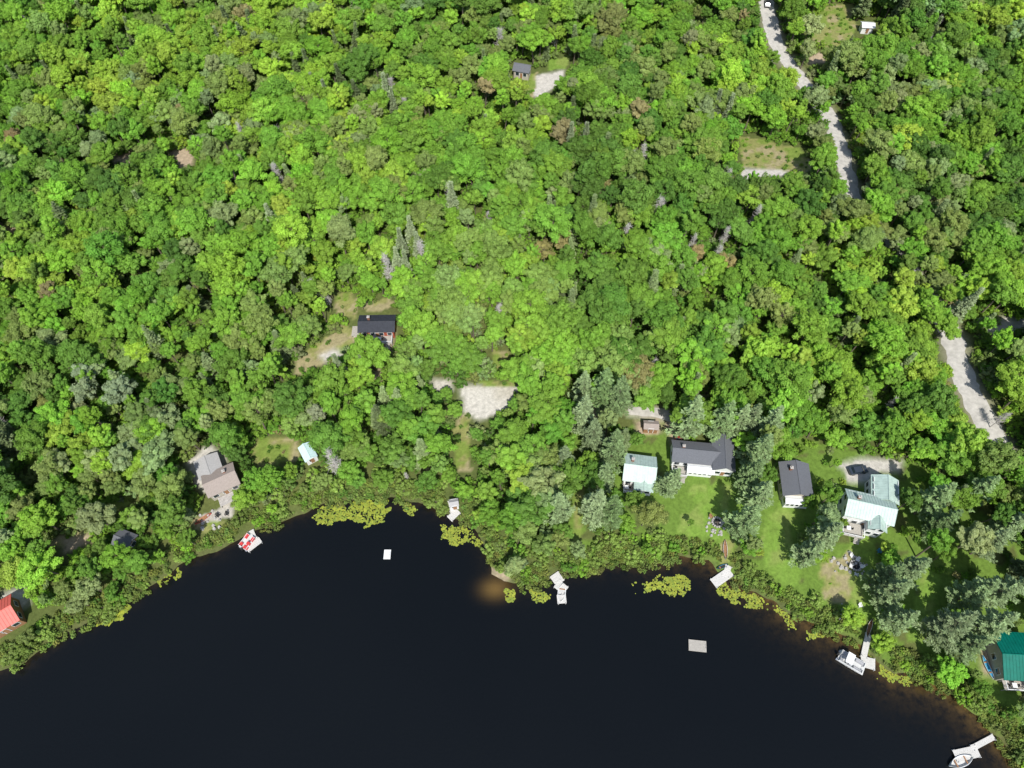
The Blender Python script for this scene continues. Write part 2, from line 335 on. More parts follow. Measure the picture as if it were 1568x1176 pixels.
# lake: same grid restricted to the water side
fs=S[faces].min(1)<1.0
wf=faces[fs]; used=np.unique(wf); mp=np.full(len(X),-1); mp[used]=np.arange(len(used))
m,t,N,L,b=nt('lake_water')
at=N.new('ShaderNodeAttribute'); at.attribute_name='shallow'
tc=N.new('ShaderNodeTexCoord'); no=N.new('ShaderNodeTexNoise'); no.inputs['Scale'].default_value=.6; no.inputs['Detail'].default_value=7; no.inputs['Roughness'].default_value=.7; L.new(tc.outputs['Object'],no.inputs['Vector'])
rr_=N.new('ShaderNodeMapRange'); rr_.inputs[1].default_value=.36; rr_.inputs[2].default_value=.6; rr_.inputs[3].default_value=.15; L.new(no.outputs[0],rr_.inputs[0])
mu=N.new('ShaderNodeMath'); mu.operation='MULTIPLY'; mu.use_clamp=True; L.new(at.outputs['Fac'],mu.inputs[0]); L.new(rr_.outputs[0],mu.inputs[1])
at2=N.new('ShaderNodeAttribute'); at2.attribute_name='sandbar'
ad=N.new('ShaderNodeMath'); ad.operation='ADD'; ad.use_clamp=True; L.new(mu.outputs[0],ad.inputs[0]); L.new(at2.outputs['Fac'],ad.inputs[1])
big=N.new('ShaderNodeTexNoise'); big.inputs['Scale'].default_value=.012; big.inputs['Detail'].default_value=3; L.new(tc.outputs['Object'],big.inputs['Vector'])
deep=N.new('ShaderNodeMix'); deep.data_type='RGBA'; deep.inputs[6].default_value=(.0025,.0035,.0045,1); deep.inputs[7].default_value=(.0065,.0078,.0088,1); L.new(big.outputs[0],deep.inputs[0])
mx=N.new('ShaderNodeMix'); mx.data_type='RGBA'; mx.inputs[7].default_value=(.13,.08,.025,1); L.new(deep.outputs[2],mx.inputs[6]); L.new(ad.outputs[0],mx.inputs[0]); L.new(mx.outputs[2],b.inputs['Base Color'])
b.inputs['Roughness'].default_value=.12; b.inputs['IOR'].default_value=1.33; b.inputs['Specular IOR Level'].default_value=.4
n2_=N.new('ShaderNodeTexNoise'); n2_.inputs['Scale'].default_value=1.6; n2_.inputs['Detail'].default_value=4; L.new(tc.outputs['Object'],n2_.inputs['Vector'])
bp=N.new('ShaderNodeBump'); bp.inputs['Strength'].default_value=.3; bp.inputs['Distance'].default_value=.1; L.new(n2_.outputs[0],bp.inputs['Height']); L.new(bp.outputs[0],b.inputs['Normal'])
Vw=np.stack([X[used],Y[used],np.full(len(used),.02)],1)
sx,sy=on_plane(758,902); extra=np.clip(np.exp(-(((X[used]-sx)/2.8)**2+((Y[used]-sy)/2.0)**2)),0,1)
rt=np.clip((X[used]-15)/50,0,1)*.6+.12
sh=np.clip(np.exp(S[used]/(1.0+1.9*rt))*rt*1.3,0,1)
grid_obj('lake_water',Vw,mp[wf],m,[('shallow','FLOAT','value',sh),('sandbar','FLOAT','value',extra)])
# ------------------------------------------------------------ roads
def ribbon(name,pts,w):
    P=[np.array(p) for p in pts]; out=[]
    for i in range(len(P)-1):
        p0=P[max(i-1,0)];p1=P[i];p2=P[i+1];p3=P[min(i+2,len(P)-1)]; n=max(2,int(np.linalg.norm(p2-p1)/1.))
        for k in range(n):
            t=k/n; out.append(.5*((2*p1)+(-p0+p2)*t+(2*p0-5*p1+4*p2-p3)*t*t+(-p0+3*p1-3*p2+p3)*t**3))
    out.append(P[-1]); out=np.array(out); tg=np.gradient(out,axis=0); tg/=np.linalg.norm(tg,axis=1,keepdims=True); nr=np.stack([-tg[:,1],tg[:,0]],1)
    K=7; rows=[]
    for j in range(K):
        f=(j/(K-1)-.5)*w; e=np.ones(len(out))*f
        if j in(0,K-1): e=e*(1+ (fbm(out[:,0]*1.+j*50,out[:,1],2.5,4)-.5)*.8)
        q=out+nr*e[:,None]; z=height(q[:,0],q[:,1])+.07+(.04 if 0<j<K-1 else -.05)
        rows.append(np.stack([q[:,0],q[:,1],z],1))
    n=len(out); V=np.concatenate(rows); i=np.arange(n-1); Fc=np.concatenate([np.stack([j*n+i,j*n+i+1,(j+1)*n+i+1,(j+1)*n+i],1)[:, ::-1] for j in range(K-1)])
    return grid_obj(name,V,Fc,GRAVEL,[])
for n,p,w in RW[:4]: ribbon(n,p,w)
# ------------------------------------------------------------ buildings
KEEP=[]   # footprints (world bbox hull px) kept clear
def hull(pts):
    pts=sorted(set(pts))
    def half(ps):
        h=[]
        for p in ps:
            while len(h)>1 and (h[-1][0]-h[-2][0])*(p[1]-h[-2][1])-(h[-1][1]-h[-2][1])*(p[0]-h[-2][0])<=0: h.pop()
            h.append(p)
        return h
    a=half(pts); b=half(pts[::-1]); return a[:-1]+b[:-1]
def keep(x,y,z,w,d,h,rot,pad=.3):
    pts=[]
    for a in(-w/2-pad,w/2+pad):
        for b_ in(-d/2-pad,d/2+pad):
            for zz in(z,z+h):
                X_=x+a*math.cos(rot)-b_*math.sin(rot);Y_=y+a*math.sin(rot)+b_*math.cos(rot)
                u,v=survey_px(np.array(X_),np.array(Y_),np.array(zz)); pts.append((float(u),float(v)))
    KEEP.append(hull(pts))
def block(par,tag,cx,cy,w,d,wh,rise,axis,wall,roof,ribs=False,win=(2,2),storeys=1,ov=.4,door=True,z0=-1.):
    T=(lambda a,b_:(cx+a,cy+b_)) if axis=='x' else (lambda a,b_:(cx-b_,cy+a))
    la,lb=(w,d) if axis=='x' else (d,w)
    mb=MB()
    A,B=la/2,lb/2
    q=[T(-A,-B),T(A,-B),T(A,B),T(-A,B)]
    mb.add([(*p,z0) for p in q]+[(*p,wh) for p in q]+[(*T(-A,0),wh+rise),(*T(A,0),wh+rise)],
      [(0,1,5,4),(2,3,7,6),(1,2,6,9,5),(3,0,4,8,7),(4,5,9,8),(6,7,8,9)],0)
    mb.obj(tag+'walls',[wall],par)
    rb=MB(); sl=rise/B; th=.14; Ao=A+ov; Bo=B+ov
    for sg in(-1,1):
        top=[(-Ao,sg*Bo,wh-sl*ov+th),(Ao,sg*Bo,wh-sl*ov+th),(Ao,0,wh+rise+th),(-Ao,0,wh+rise+th)]
        if sg>0: top=top[::-1]
        tt=[(*T(a,b_),z) for a,b_,z in top]; bb=[(x,y,z-th+.01) for x,y,z in tt]
        rb.hexa(bb,tt,0)
        if ribs:
            n=int(2*Ao/.6)
            for k in range(n+1):
                a=-Ao+.05+k*(2*Ao-.1)/n
                tt=[(a-.03,sg*Bo,wh-sl*ov+th+.06),(a+.03,sg*Bo,wh-sl*ov+th+.06),(a+.03,sg*.02,wh+rise+th+.05),(a-.03,sg*.02,wh+rise+th+.05)]
                if sg>0: tt=tt[::-1]
                tt=[(*T(p,q_),z) for p,q_,z in tt]; rb.hexa([(x,y,z-.055) for x,y,z in tt],tt,0)
    p0=(*T(-Ao-.02,0),wh+rise+th+.02);p1=(*T(Ao+.02,0),wh+rise+th+.02); rb.cyl(p0,p1,.1,.1,6,0)
    rb.obj(tag+'roof',[roof],par)
    wb=MB(); H_=2.6
    for st in range(storeys):
        zc=1.5+st*H_
        for side,(L_,n) in {'f':(w,win[0]),'b':(w,win[0]),'l':(d,win[1]),'r':(d,win[1])}.items():
            for k in range(n):
                a=-L_/2+L_*(k+.5)/n; ww=min(1.1,L_/n*.6)
                if side in'fb':
                    sg=-1 if side=='f' else 1; y=cy+sg*d/2
                    wb.box(cx+a,y,zc,ww+.2,.1,1.3,0); wb.box(cx+a,y+sg*.02,zc,ww,.1,1.1,1)
                else:
                    sg=-1 if side=='l' else 1; x=cx+sg*w/2
                    wb.box(x,cy+a,zc,.1,ww+.2,1.3,0); wb.box(x+sg*.02,cy+a,zc,.1,ww,1.1,1)
    if door:
        wb.box(cx+.1,cy-d/2-.01,1.05,1.1,.12,2.1,0); wb.box(cx+.1,cy-d/2-.03,1.02,.85,.12,1.95,2)
    wb.obj(tag+'windows',[WHITE,GLASS,CEDAR],par)
def deck(par,tag,cx,cy,w,d,z,mat=WOOD,rail=True,stairs=True):
    mb=MB(); n=int(w/.2)
    for k in range(n): mb.box(cx-w/2+(k+.5)*w/n,cy,z,w/n-.02,d,.06)
    for sx in(-1,1):
        for sy in(-1,1): mb.box(cx+sx*(w/2-.1),cy+sy*(d/2-.1),z/2-.5,.14,.14,z+.9)
    mb.obj(tag+'deck',[mat],par)
    if rail:
        rb=MB()
        for k in range(int(w/1.2)+1):
            rb.box(cx-w/2+.05+k*(w-.1)/int(w/1.2),cy-d/2+.05,z+.5,.09,.09,1.)
        for sx in(-1,1):
            for k in range(int(d/1.2)): rb.box(cx+sx*(w/2-.05),cy-d/2+(k+1)*d/int(d/1.2+1),z+.5,.09,.09,1.)
            rb.box(cx+sx*(w/2-.05),cy,z+1.03,.12,d,.06)
        rb.box(cx,cy-d/2+.05,z+1.031,w-.2,.12,.06); rb.box(cx,cy-d/2+.05,z+.5,w-.2,.03,.06)
        rb.obj(tag+'railing',[WHITE],par)
        fb=MB(); fb.box(cx-w*.2,cy,z+.72,.9,.9,.06,0); fb.cyl((cx-w*.2,cy,z),(cx-w*.2,cy,z+.7),.05,.05,6,0)
        for a,b_ in((-.8,0),(.75,.1),(0,.75)): fb.box(cx-w*.2+a,cy+b_,z+.42,.42,.42,.05,1); fb.box(cx-w*.2+a*1.25,cy+b_*1.25,z+.65,.42 if b_>.5 else .05,.05 if b_>.5 else .42,.4,1)
        fb.obj(tag+'patio_table_set',[WHITE,DARK],par)
    if stairs:
        sb=MB()
        for k in range(4): sb.box(cx+w/4,cy-d/2-.15-.28*k,z-.18*(k+1),1.2,.28,.06)
        sb.obj(tag+'stairs',[mat],par)
def house(name,u,v,w,d,rotd,wh,rise,kp=True):
    x,y,z=site(u,v,wh+rise*.5); rot=math.radians(rotd)
    e=empty(name,(x,y,z+.25),rot)
    if kp: keep(x,y,z,w,d,wh+rise,rot)
    return e
def chim(par,x,y,z):
    mb=MB(); mb.box(x,y,z-1,.6,.6,2.6,0); mb.box(x,y,z+.34,.72,.72,.12,1); mb.cyl((x,y,z+.4),(x,y,z+.7),.13,.13,8,1); mb.obj('chimney',[BRICK,STONE],par)
e=house('red_cabin',577,495,8.6,4.6,1,2.8,.8); block(e,'',0,0,8.6,4.6,2.8,.8,'x',REDW,BLKR,True,(4,1)); deck(e,'',1.6,-3.6,4.6,2.4,.7,WOOD); deck(e,'side_',-5.6,-.6,2.2,3.,.5,WOOD,False,False); chim(e,-2,.9,4.2)
e=house('green_roofed_cottage',980,716,6.6,6.,-8,3.2,1.5); block(e,'',0,0,6.6,6.,3.2,1.5,'x',WHITE,MINT,True,(3,2)); block(e,'porch_',1.2,-3.6,3.6,2.4,2.6,.6,'y',WHITE,MINT,True,(2,1),door=False); deck(e,'',-1.9,-4.1,2.4,2.2,.6); chim(e,-1.8,1.2,5.)
x,y,z=e.location; keep(x,y-4.3,z,6.,2.5,1.,math.radians(-8),0)
e=house('grey_roofed_house',1066,692,10.2,4.8,-6,3.,1.3); block(e,'',0,0,10.2,4.8,3.,1.3,'x',WHITE,GREYR,False,(5,1)); block(e,'wing_',6.2,.4,4.4,8.2,3.4,1.5,'y',WHITE,GREYR,False,(2,3)); block(e,'sunroom_',1.2,-3.4,5.4,2.,2.3,.35,'x',WHITE,WHITE,False,(5,1),door=False); deck(e,'',-3.4,-4.,3.4,2.6,.5); chim(e,-3,.6,4.5)
x,y,z=e.location; keep(x+6.,y,z,4.6,8.4,4.8,math.radians(-6))
e=house('grey_roofed_cottage',1220,733,6.,7.4,-4,3.,1.4); block(e,'',0,0,6.,7.4,3.,1.4,'y',BEIGE,GREYR,False,(2,3)); block(e,'porch_',0,-4.6,5.2,1.8,2.3,.3,'x',WHITE,WHITE,False,(5,1),door=False,ov=.2); chim(e,-1.3,2,4.6)
e=house('green_roofed_house',1333,775,9.6,5.6,-14,4.6,1.6); block(e,'',0,0,9.6,5.6,4.6,1.6,'x',WHITE,MINT,True,(5,2),2); block(e,'wing_',3.6,5.2,5.2,5.2,4.2,1.5,'y',WHITE,MINT,True,(2,3),2,door=False); block(e,'gable_',1.8,-3.5,3.2,2.2,4.4,1.1,'y',WHITE,MINT,True,(2,1),2,door=False); deck(e,'',-2.2,-4.6,4.6,3.2,1.); chim(e,-2.8,.9,6.4)
x,y,z=e.location; keep(x+4.6,y+4.2,z,5.2,5.2,5.5,math.radians(-14)); keep(x-1,y-4.8,z,8,4,1.5,math.radians(-14),0)
e=house('brown_roofed_house',337,734,6.6,5.2,28,2.8,1.1); block(e,'',0,0,6.6,5.2,2.8,1.1,'x',BEIGE,TANR,False,(3,2)); block(e,'garage_',-1.6,4.8,4.8,4.4,2.4,.6,'y',BEIGE,LGREYR,False,(1,2),door=False); deck(e,'',.2,-3.9,5.,2.3,.5,STONE,False); chim(e,1.4,1,4.)
e=house('garden_shed',471,692,2.6,3.8,32,2.2,.6); block(e,'',0,0,2.6,3.8,2.2,.6,'y',WHITE,AQUA,True,(1,1),ov=.25)
e=house('red_roofed_cottage',-8,945,6.8,5.6,35,3.,1.4); block(e,'',0,0,6.8,5.6,3.,1.4,'x',CEDAR,REDR,True,(3,2))
e=house('teal_roofed_house',1562,1004,7.5,8.4,-3,3.2,1.6); block(e,'',0,0,7.5,8.4,3.2,1.6,'x',BEIGE,TEAL,True,(3,3)); deck(e,'',0,-5.2,6,1.8,.8)
e=house('hillside_cabin',800,102,5.,3.6,-15,2.8,1.2); block(e,'',0,0,5.,3.6,2.8,1.2,'x',BEIGE,GREYR,False,(2,1))
e=house('white_shed',1329,38,3.8,2.8,-5,2.3,.5); keep(*e.location,4.4,3.6,3.4,0.,.8); block(e,'',0,0,3.8,2.8,2.3,.5,'x',WHITE,WHITE,True,(1,1))
e=house('brown_shed',997,651,3.2,2.,-4,2.,.5); block(e,'',0,0,3.2,2.,2.,.5,'x',CEDAR,TANR,False,(1,1),ov=.2)
e=house('dark_roofed_shed',190,826,3.6,3.,-20,2.4,.8,False); block(e,'',0,0,3.6,3.,2.4,.8,'x',CEDAR,GREYR,False,(2,1)); SHED=tuple(e.location)
e=house('boathouse_shed',695,770,1.8,1.6,10,2.,.4); block(e,'',0,0,1.8,1.6,2.,.4,'x',WHITE,LGREYR,False,(1,1),ov=.15)
# ------------------------------------------------------------ docks and boats
DOCKS=[]
def planks(mb,cx,cy,L_,w,rot,z=.45,mi=0,posts=True):
    n=int(L_/.22); c,s=math.cos(rot),math.sin(rot)
    for k in range(n):
        a=-L_/2+(k+.5)*L_/n; mb.box(cx+a*c,cy+a*s,z+rng.random()*.006,L_/n-.03,w,.05,mi,rot)
    for sg in(-1,1): mb.box(cx-sg*(w/2-.1)*s,cy+sg*(w/2-.1)*c,z-.12,L_,.08,.18,mi,rot)
    if posts:
        for sg in(-1,1):
            for a in(-L_/2+.2,L_/2-.2):
                px=cx+a*c-sg*(w/2+.06)*s; py=cy+a*s+sg*(w/2+.06)*c; mb.cyl((px,py,-2),(px,py,z+.35),.07,.07,6,mi)
def dock(name,segs,mat=WOOD,z=.45):
    mb=MB(); x0,y0=on_plane(*segs[0][0],.4)
    for i,(a,b_,w) in enumerate(segs):
        ax,ay=on_plane(*a,z);bx,by=on_plane(*b_,z); DOCKS.append(([(ax,ay),(bx,by)],w)); planks(mb,(ax+bx)/2-x0,(ay+by)/2-y0,math.hypot(bx-ax,by-ay),w,math.atan2(by-ay,bx-ax),z+.03*i)
    return mb.obj(name,[mat],None,(x0,y0,0))
LG=M('sun_bleached_wood',(.60,.58,.54),.85,.18,4)
dock('wooden_dock',[((384,812),(390,826),1.1),((378,842),(399,826),1.5)],LG)
dock('wooden_dock',[((690,766),(694,784),1.3),((688,795),(702,782),1.6)],LG)
dock('wooden_dock',[((848,879),(858,893),2.2),((852,893),(866,905),2.),((853,918),(867,917),1.8)],LG)
dock('wooden_dock',[((1116,866),(1110,884),1.3),((1092,894),(1119,875),2.1)],LG)
dock('wooden_dock',[((1330,970),(1322,1008),1.2),((1318,1012),(1340,1018),2.2)],LG)
dock('wooden_dock',[((1522,1128),(1488,1146),1.0),((1462,1158),(1498,1150),2.)],LG)
def raft(name,u,v,w,d,rotd,mat):
    x,y=on_plane(u,v,.4); mb=MB(); planks(mb,0,0,w,d,0,.42,0,False)
    mb.box(0,0,.1,w-.3,.5,.4,1); mb.box(0,d/2-.4,.1,w-.3,.4,.38,1); mb.box(0,-d/2+.4,.1,w-.3,.4,.38,1)
    mb.cyl((w/2-.15,.25,-.4),(w/2-.15,.25,1.),.03,.03,6,1); mb.cyl((w/2-.15,-.25,-.4),(w/2-.15,-.25,1.),.03,.03,6,1)
    mb.obj(name,[mat,METAL],None,(x,y,0),math.radians(rotd))
raft('swim_raft',1068,989,3.6,2.2,-6,WOOD); raft('swim_raft',593,849,1.5,2.1,0,WHITE)
def pontoon(u,v,rotd,L_=5.6,w=2.4,panel=WHITE,top=True):
    x,y=on_plane(u,v,.6); e=empty('pontoon_boat',(x,y,0),math.radians(rotd))
    mb=MB()
    for sg in(-1,1):
        mb.cyl((-L_/2,sg*.85,.12),(L_/2-.7,sg*.85,.12),.3,.3,10); mb.cyl((L_/2-.7,sg*.85,.12),(L_/2,sg*.85,.25),.3,.05,10)
    mb.obj('pontoons',[METAL],e)
    mb=MB(); mb.box(0,0,.5,L_-.3,w,.1); mb.obj('deck',[VINYL],e)
    mb=MB()
    for sg in(-1,1): mb.box(-.1,sg*(w/2-.05),.9,L_-.9,.05,.6)
    mb.box(L_/2-.55,.75,.9,.05,.8,.6);mb.box(L_/2-.55,-.75,.9,.05,.8,.6); mb.box(-L_/2+.35,.7,.9,.05,.9,.6); mb.obj('fence_panels',[panel],e)
    mb=MB()
    for cx,cy,a,b_ in[(L_*.23,.8,L_*.28,.55),(L_*.23,-.8,L_*.28,.55),(-L_*.3,.75,L_*.22,.6),(-L_*.35,-.6,.6,1.1)]:
        mb.box(cx,cy,.75,a,b_,.4); mb.box(cx,cy+(.26 if cy>0 else -.26),1.02,a,.12,.35)
    mb.box(-.3,-.7,.95,.6,.7,.8); mb.box(-.8,-.7,.8,.5,.5,.5); mb.obj('seats_and_console',[M('grey_vinyl',(.35,.35,.36),.6,.1,3) if top else REDP],e)
    mb=MB(); mb.box(-L_/2-.05,0,.7,.45,.4,.6); mb.box(-L_/2-.1,0,.1,.15,.15,.8); mb.obj('outboard_motor',[DARK],e)
    if top:
        mb=MB(); mb.box(-.9,0,2.25,1.4,w-.2,.05)
        for a in(-1.5,-.3):
            for sg in(-1,1): mb.cyl((a,sg*(w/2-.1),.6),(a,sg*(w/2-.12),2.22),.025,.025,5)
        mb.obj('bimini_top',[WHITE],e)
pontoon(1304,1014,-33); pontoon(379,829,62,3.8,2.1,WHITE,False)
def hull_boat(name,u,v,L_,w,rotd,mat,inmat,h=.45,z=None,seat=2):
    if z is None: x,y=on_plane(u,v,.2); z=.0
    else: x,y,z=site(u,v); z+=.05; DOCKS.append(([(x-L_*.4*math.cos(math.radians(rotd)),y-L_*.4*math.sin(math.radians(rotd))),(x+L_*.4*math.cos(math.radians(rotd)),y+L_*.4*math.sin(math.radians(rotd)))],w))
    mb=MB(); n=14; rings=[]
    for i in range(n+1):
        t=i/n*2-1; ww=w/2*max(.03,(1-abs(t)**2.4)); hh=h+.22*h*t*t*2; xx=t*L_/2
        rings.append([(xx,-ww,hh),(xx,-ww*.8,.12),(xx,0,.02),(xx,ww*.8,.12),(xx,ww,hh),(xx,ww*.88,hh-.02),(xx,ww*.6,.16),(xx,-ww*.6,.16),(xx,-ww*.88,hh-.02)])
    k=len(rings[0])
    for i in range(n):
        o=rings[i]+rings[i+1]
        mb.add(o,[(j,(j+1)%k,k+(j+1)%k,k+j) for j in(0,1,2,3,4,8)],0); mb.add(o,[(j,(j+1)%k,k+(j+1)%k,k+j) for j in(5,6,7)],1)
    for s_ in range(seat): 
        mb.box(-L_*.22+s_*L_*.42,0,h-.1,.25,w*.72,.05,2)
    return mb.obj(name,[mat,inmat,CEDAR],None,(x,y,z),math.radians(rotd))
hull_boat('motorboat',1470,1166,5.,1.9,18,WHITE,VINYL,.7); hull_boat('motorboat',860,908,3.8,1.7,80,WHITE,VINYL,.6)
hull_boat('canoe',1110,842,4.4,.9,84,WHITE,CEDAR,.4,z=1); hull_boat('kayak',1106,868,2.8,.7,20,BLUE,DARK,.3,z=1,seat=1)
hull_boat('canoe',1511,1022,4.6,.9,100,WHITE,BLUE,.4,z=1); hull_boat('canoe',1330,962,4.2,.85,60,WHITE,CEDAR,.4,z=1); hull_boat('canoe',312,795,4.,.85,40,REDP,CEDAR,.4,z=1)
def chair(u,v,rotd,mat):
    x,y,z=site(u,v); mb=MB(); mb.box(0,0,.38,.55,.55,.05)
    for k in range(5): mb.hexa([(-.27+k*.11,.22,.4),(-.18+k*.11,.22,.4),(-.18+k*.11,.26,.4),(-.27+k*.11,.26,.4)],[(-.27+k*.11,.5,1.05),(-.18+k*.11,.5,1.05),(-.18+k*.11,.54,1.05),(-.27+k*.11,.54,1.05)])
    for sg in(-1,1): mb.box(sg*.34,0,.6,.12,.7,.04); mb.box(sg*.34,-.28,.3,.06,.06,.6); mb.box(sg*.34,.28,.3,.06,.06,.6)
    mb.obj('garden_chair',[mat],None,(x,y,z),math.radians(rotd))
for u,v,r_,mt in[(1303,852,20,WHITE),(1312,858,-40,WHITE),(1318,868,-90,WHITE),(1302,868,60,WHITE),(1310,880,160,WHITE),(1345,845,0,BLUE),(1088,792,30,CEDAR),(1108,795,-60,CEDAR),(1316,928,10,WHITE),(348,788,0,DARK),(335,790,60,DARK)]: chair(u,v,r_,mt)
def firepit(u,v):
    x,y,z=site(u,v); mb=MB()
    for k in range(14):
        g=k/14*6.283; mb.box(1.1*math.cos(g),1.1*math.sin(g),.15,.42,.32,.34,0,g+rng.random()*.4)
    mb.cyl((0,0,.0),(0,0,.06),.9,.9,14,1); mb.cyl((-.5,0,.15),(.5,.1,.18),.09,.07,6,2); mb.cyl((0,-.5,.2),(.1,.5,.26),.09,.07,6,2)
    mb.obj('fire_pit',[ROCK,DARK,BARK],None,(x,y,z))
firepit(1098,800); firepit(1310,866)
def rocks(name,u,v,n,R):
    x,y,z=site(u,v); mb=MB()
    for k in range(n):
        a=rng.random()*6.283;q=R*math.sqrt(rng.random());r0=.2+.35*rng.random(); cx,cy=q*math.cos(a),q*math.sin(a)
        vs=[];m_=7
        for j in range(m_): g=j/m_*6.283; rr=r0*(.8+.4*rng.random()); vs.append((cx+rr*math.cos(g),cy+rr*math.sin(g),-.1))
        for j in range(m_): g=j/m_*6.283; rr=r0*(.45+.3*rng.random()); vs.append((cx+rr*math.cos(g),cy+rr*math.sin(g),r0*(.6+.3*rng.random())))
        mb.add(vs,[(j,(j+1)%m_,m_+(j+1)%m_,m_+j) for j in range(m_)]+[tuple(range(m_,2*m_))])
    mb.obj(name,[ROCK],None,(x,y,z))
rocks('garden_rocks',1095,806,16,2.4); rocks('garden_rocks',1308,862,20,3.); rocks('shore_rocks',320,800,14,3.); rocks('garden_rocks',550,515,10,2.); rocks('shore_rocks',1300,942,12,3); rocks('garden_rocks',1280,868,8,2)
def car(u,v,rotd,colr):
    x,y,z=site(u,v); e=empty('parked_car',(x,y,z+.1),math.radians(rotd)); P=M('car_paint',colr,.3,.03,1,spec=.6)
    prof=[(-2.15,.35),(-2.2,.8),(-2.05,.98),(-1.6,1.02),(-1.2,1.45),(.5,1.48),(1.15,1.02),(2.,.9),(2.2,.7),(2.15,.35)]
    mb=MB(); n=len(prof); ins=lambda z_:.86 if z_<1.03 else .66
    vs=[(a,-ins(b_),b_) for a,b_ in prof]+[(a,ins(b_),b_) for a,b_ in prof]
    mb.add(vs,[(j,n+j,n+(j+1)%n,(j+1)%n) for j in range(n)]+[tuple(range(n)),tuple(range(2*n-1,n-1,-1))]); mb.obj('body',[P],e)
    g=MB(); g.hexa([(.62,-.62,1.43),(1.12,-.75,1.06),(1.12,.75,1.06),(.62,.62,1.43)],[(.66,-.6,1.46),(1.16,-.73,1.09),(1.16,.73,1.09),(.66,.6,1.46)])
    g.hexa([(-1.24,-.6,1.42),(-1.57,-.73,1.07),(-1.57,.73,1.07),(-1.24,.6,1.42)],[(-1.29,-.6,1.44),(-1.62,-.73,1.09),(-1.62,.73,1.09),(-1.29,.6,1.44)])
    for sg in(-1,1): g.hexa([(-1.35,sg*.83,1.06),(.95,sg*.83,1.06),(.45,sg*.69,1.4),(-1.1,sg*.69,1.4)],[(-1.35,sg*.86,1.06),(.95,sg*.86,1.06),(.45,sg*.72,1.4),(-1.1,sg*.72,1.4)])
    g.obj('windows',[GLASS],e); wz=MB()
    for a in(-1.35,1.35):
        for sg in(-1,1): wz.cyl((a,sg*.68,.32),(a,sg*.88,.32),.33,.33,14)
    wz.obj('wheels',[DARK],e)
car(1174,8,80,(.03,.03,.035)); car(1038,668,75,(.25,.04,.03)); car(1312,722,10,(.04,.05,.07))
# ------------------------------------------------------------ named trees around the cottages
NAMED=[]
def place(name,me,u,v,mid,s,tint):
    x,y,z=site(u,v,mid*s); o=bpy.data.objects.new(name,me); o.location=(x,y,z); o.scale=(s*(.95+.1*rng.random()),s*(.95+.1*rng.random()),s); o.rotation_euler=(rng.normal()*.03,rng.normal()*.03,rng.random()*6.28)
    o['tcol']=[float(c) for c in tint]; scene.collection.objects.link(o); NAMED.append((x,y))
PG=(.28,.355,.165)
pines=[(895,590),(890,628),(950,600),(912,660),(942,685),(925,725),(912,770),(865,700),(858,775),(1060,640),(1108,640),(1135,645),(1168,680),(1152,722),(1168,752),(1142,795),(1268,815),(1244,842),(1400,870),(1372,905),(1382,945),(1505,745),(1500,905),(1462,962),(1490,985),(1522,830),(1445,800),(1027,732),(1540,900),(1525,955),(1440,760),(925,590),(938,780),(1180,650),(1555,800),(1360,880),(1150,640)]
for u,v in pines:
    j=.74+.38*rng.random(); k=rng.random()*.7+.3
    place('white_pine_tree',con[int(rng.random()<.5)],u,v,12,.68+.26*rng.random(),(PG[0]*j*(.75+.25*k),PG[1]*j,PG[2]*j*(.65+.45*k)))
for u,v in[(620,405),(605,398),(638,380),(690,300),(415,330),(875,215),(900,205),(520,560),(1480,460),(628,350),(612,370),(1100,160),(1115,170),(480,130),(500,140),(330,60),(590,140),(600,155)]:
    j=.85+.35*rng.random(); place('spruce_tree',con[2+int(rng.random()<.5)],u,v,9,.8+.28*rng.random(),(.30*j,.365*j,.20*j))
for u,v,s in[(510,705,1.15),(595,408,1.1),(645,388,1.1),(370,205,.9),(430,212,.9),(352,180,.8),(985,240,1.),(895,205,.9),(1158,330,.9),(1110,360,.8),(690,300,.9),(1535,640,.7),(1060,370,.7),(600,130,.8),(620,160,.8),(1000,560,.8),(1098,390,.8),(970,245,.8)]:
    place('dead_tree',dd[int(rng.random()<.5)],u,v,7,s*1.0,(.3,.3,.3))
MP=[(1275,755,.75,(.16,.30,.04)),(990,790,.8,(.26,.31,.08)),(970,765,.6,(.17,.29,.045)),(1058,800,.3,(.18,.32,.045)),(1180,725,.5,(.13,.25,.035)),(1395,765,.8,(.11,.21,.035)),(1240,770,.4,(.16,.29,.035)),(1290,800,.3,(.18,.29,.035)),(1240,38,1.0,(.38,.45,.18)),(1238,75,.9,(.36,.43,.17)),(840,640,.85,(.16,.37,.04)),(862,628,.8,(.16,.36,.04)),(815,645,.8,(.17,.38,.04)),(850,662,.8,(.16,.36,.045)),(490,640,.85,(.33,.37,.22)),(130,590,1,(.30,.37,.2)),(130,570,.9,(.28,.36,.2)),(180,600,.9,(.28,.36,.2))]
for u,v,s,tn in MP: place('maple_tree',dec[rng.integers(0,12)],u,v,8,s,tn)
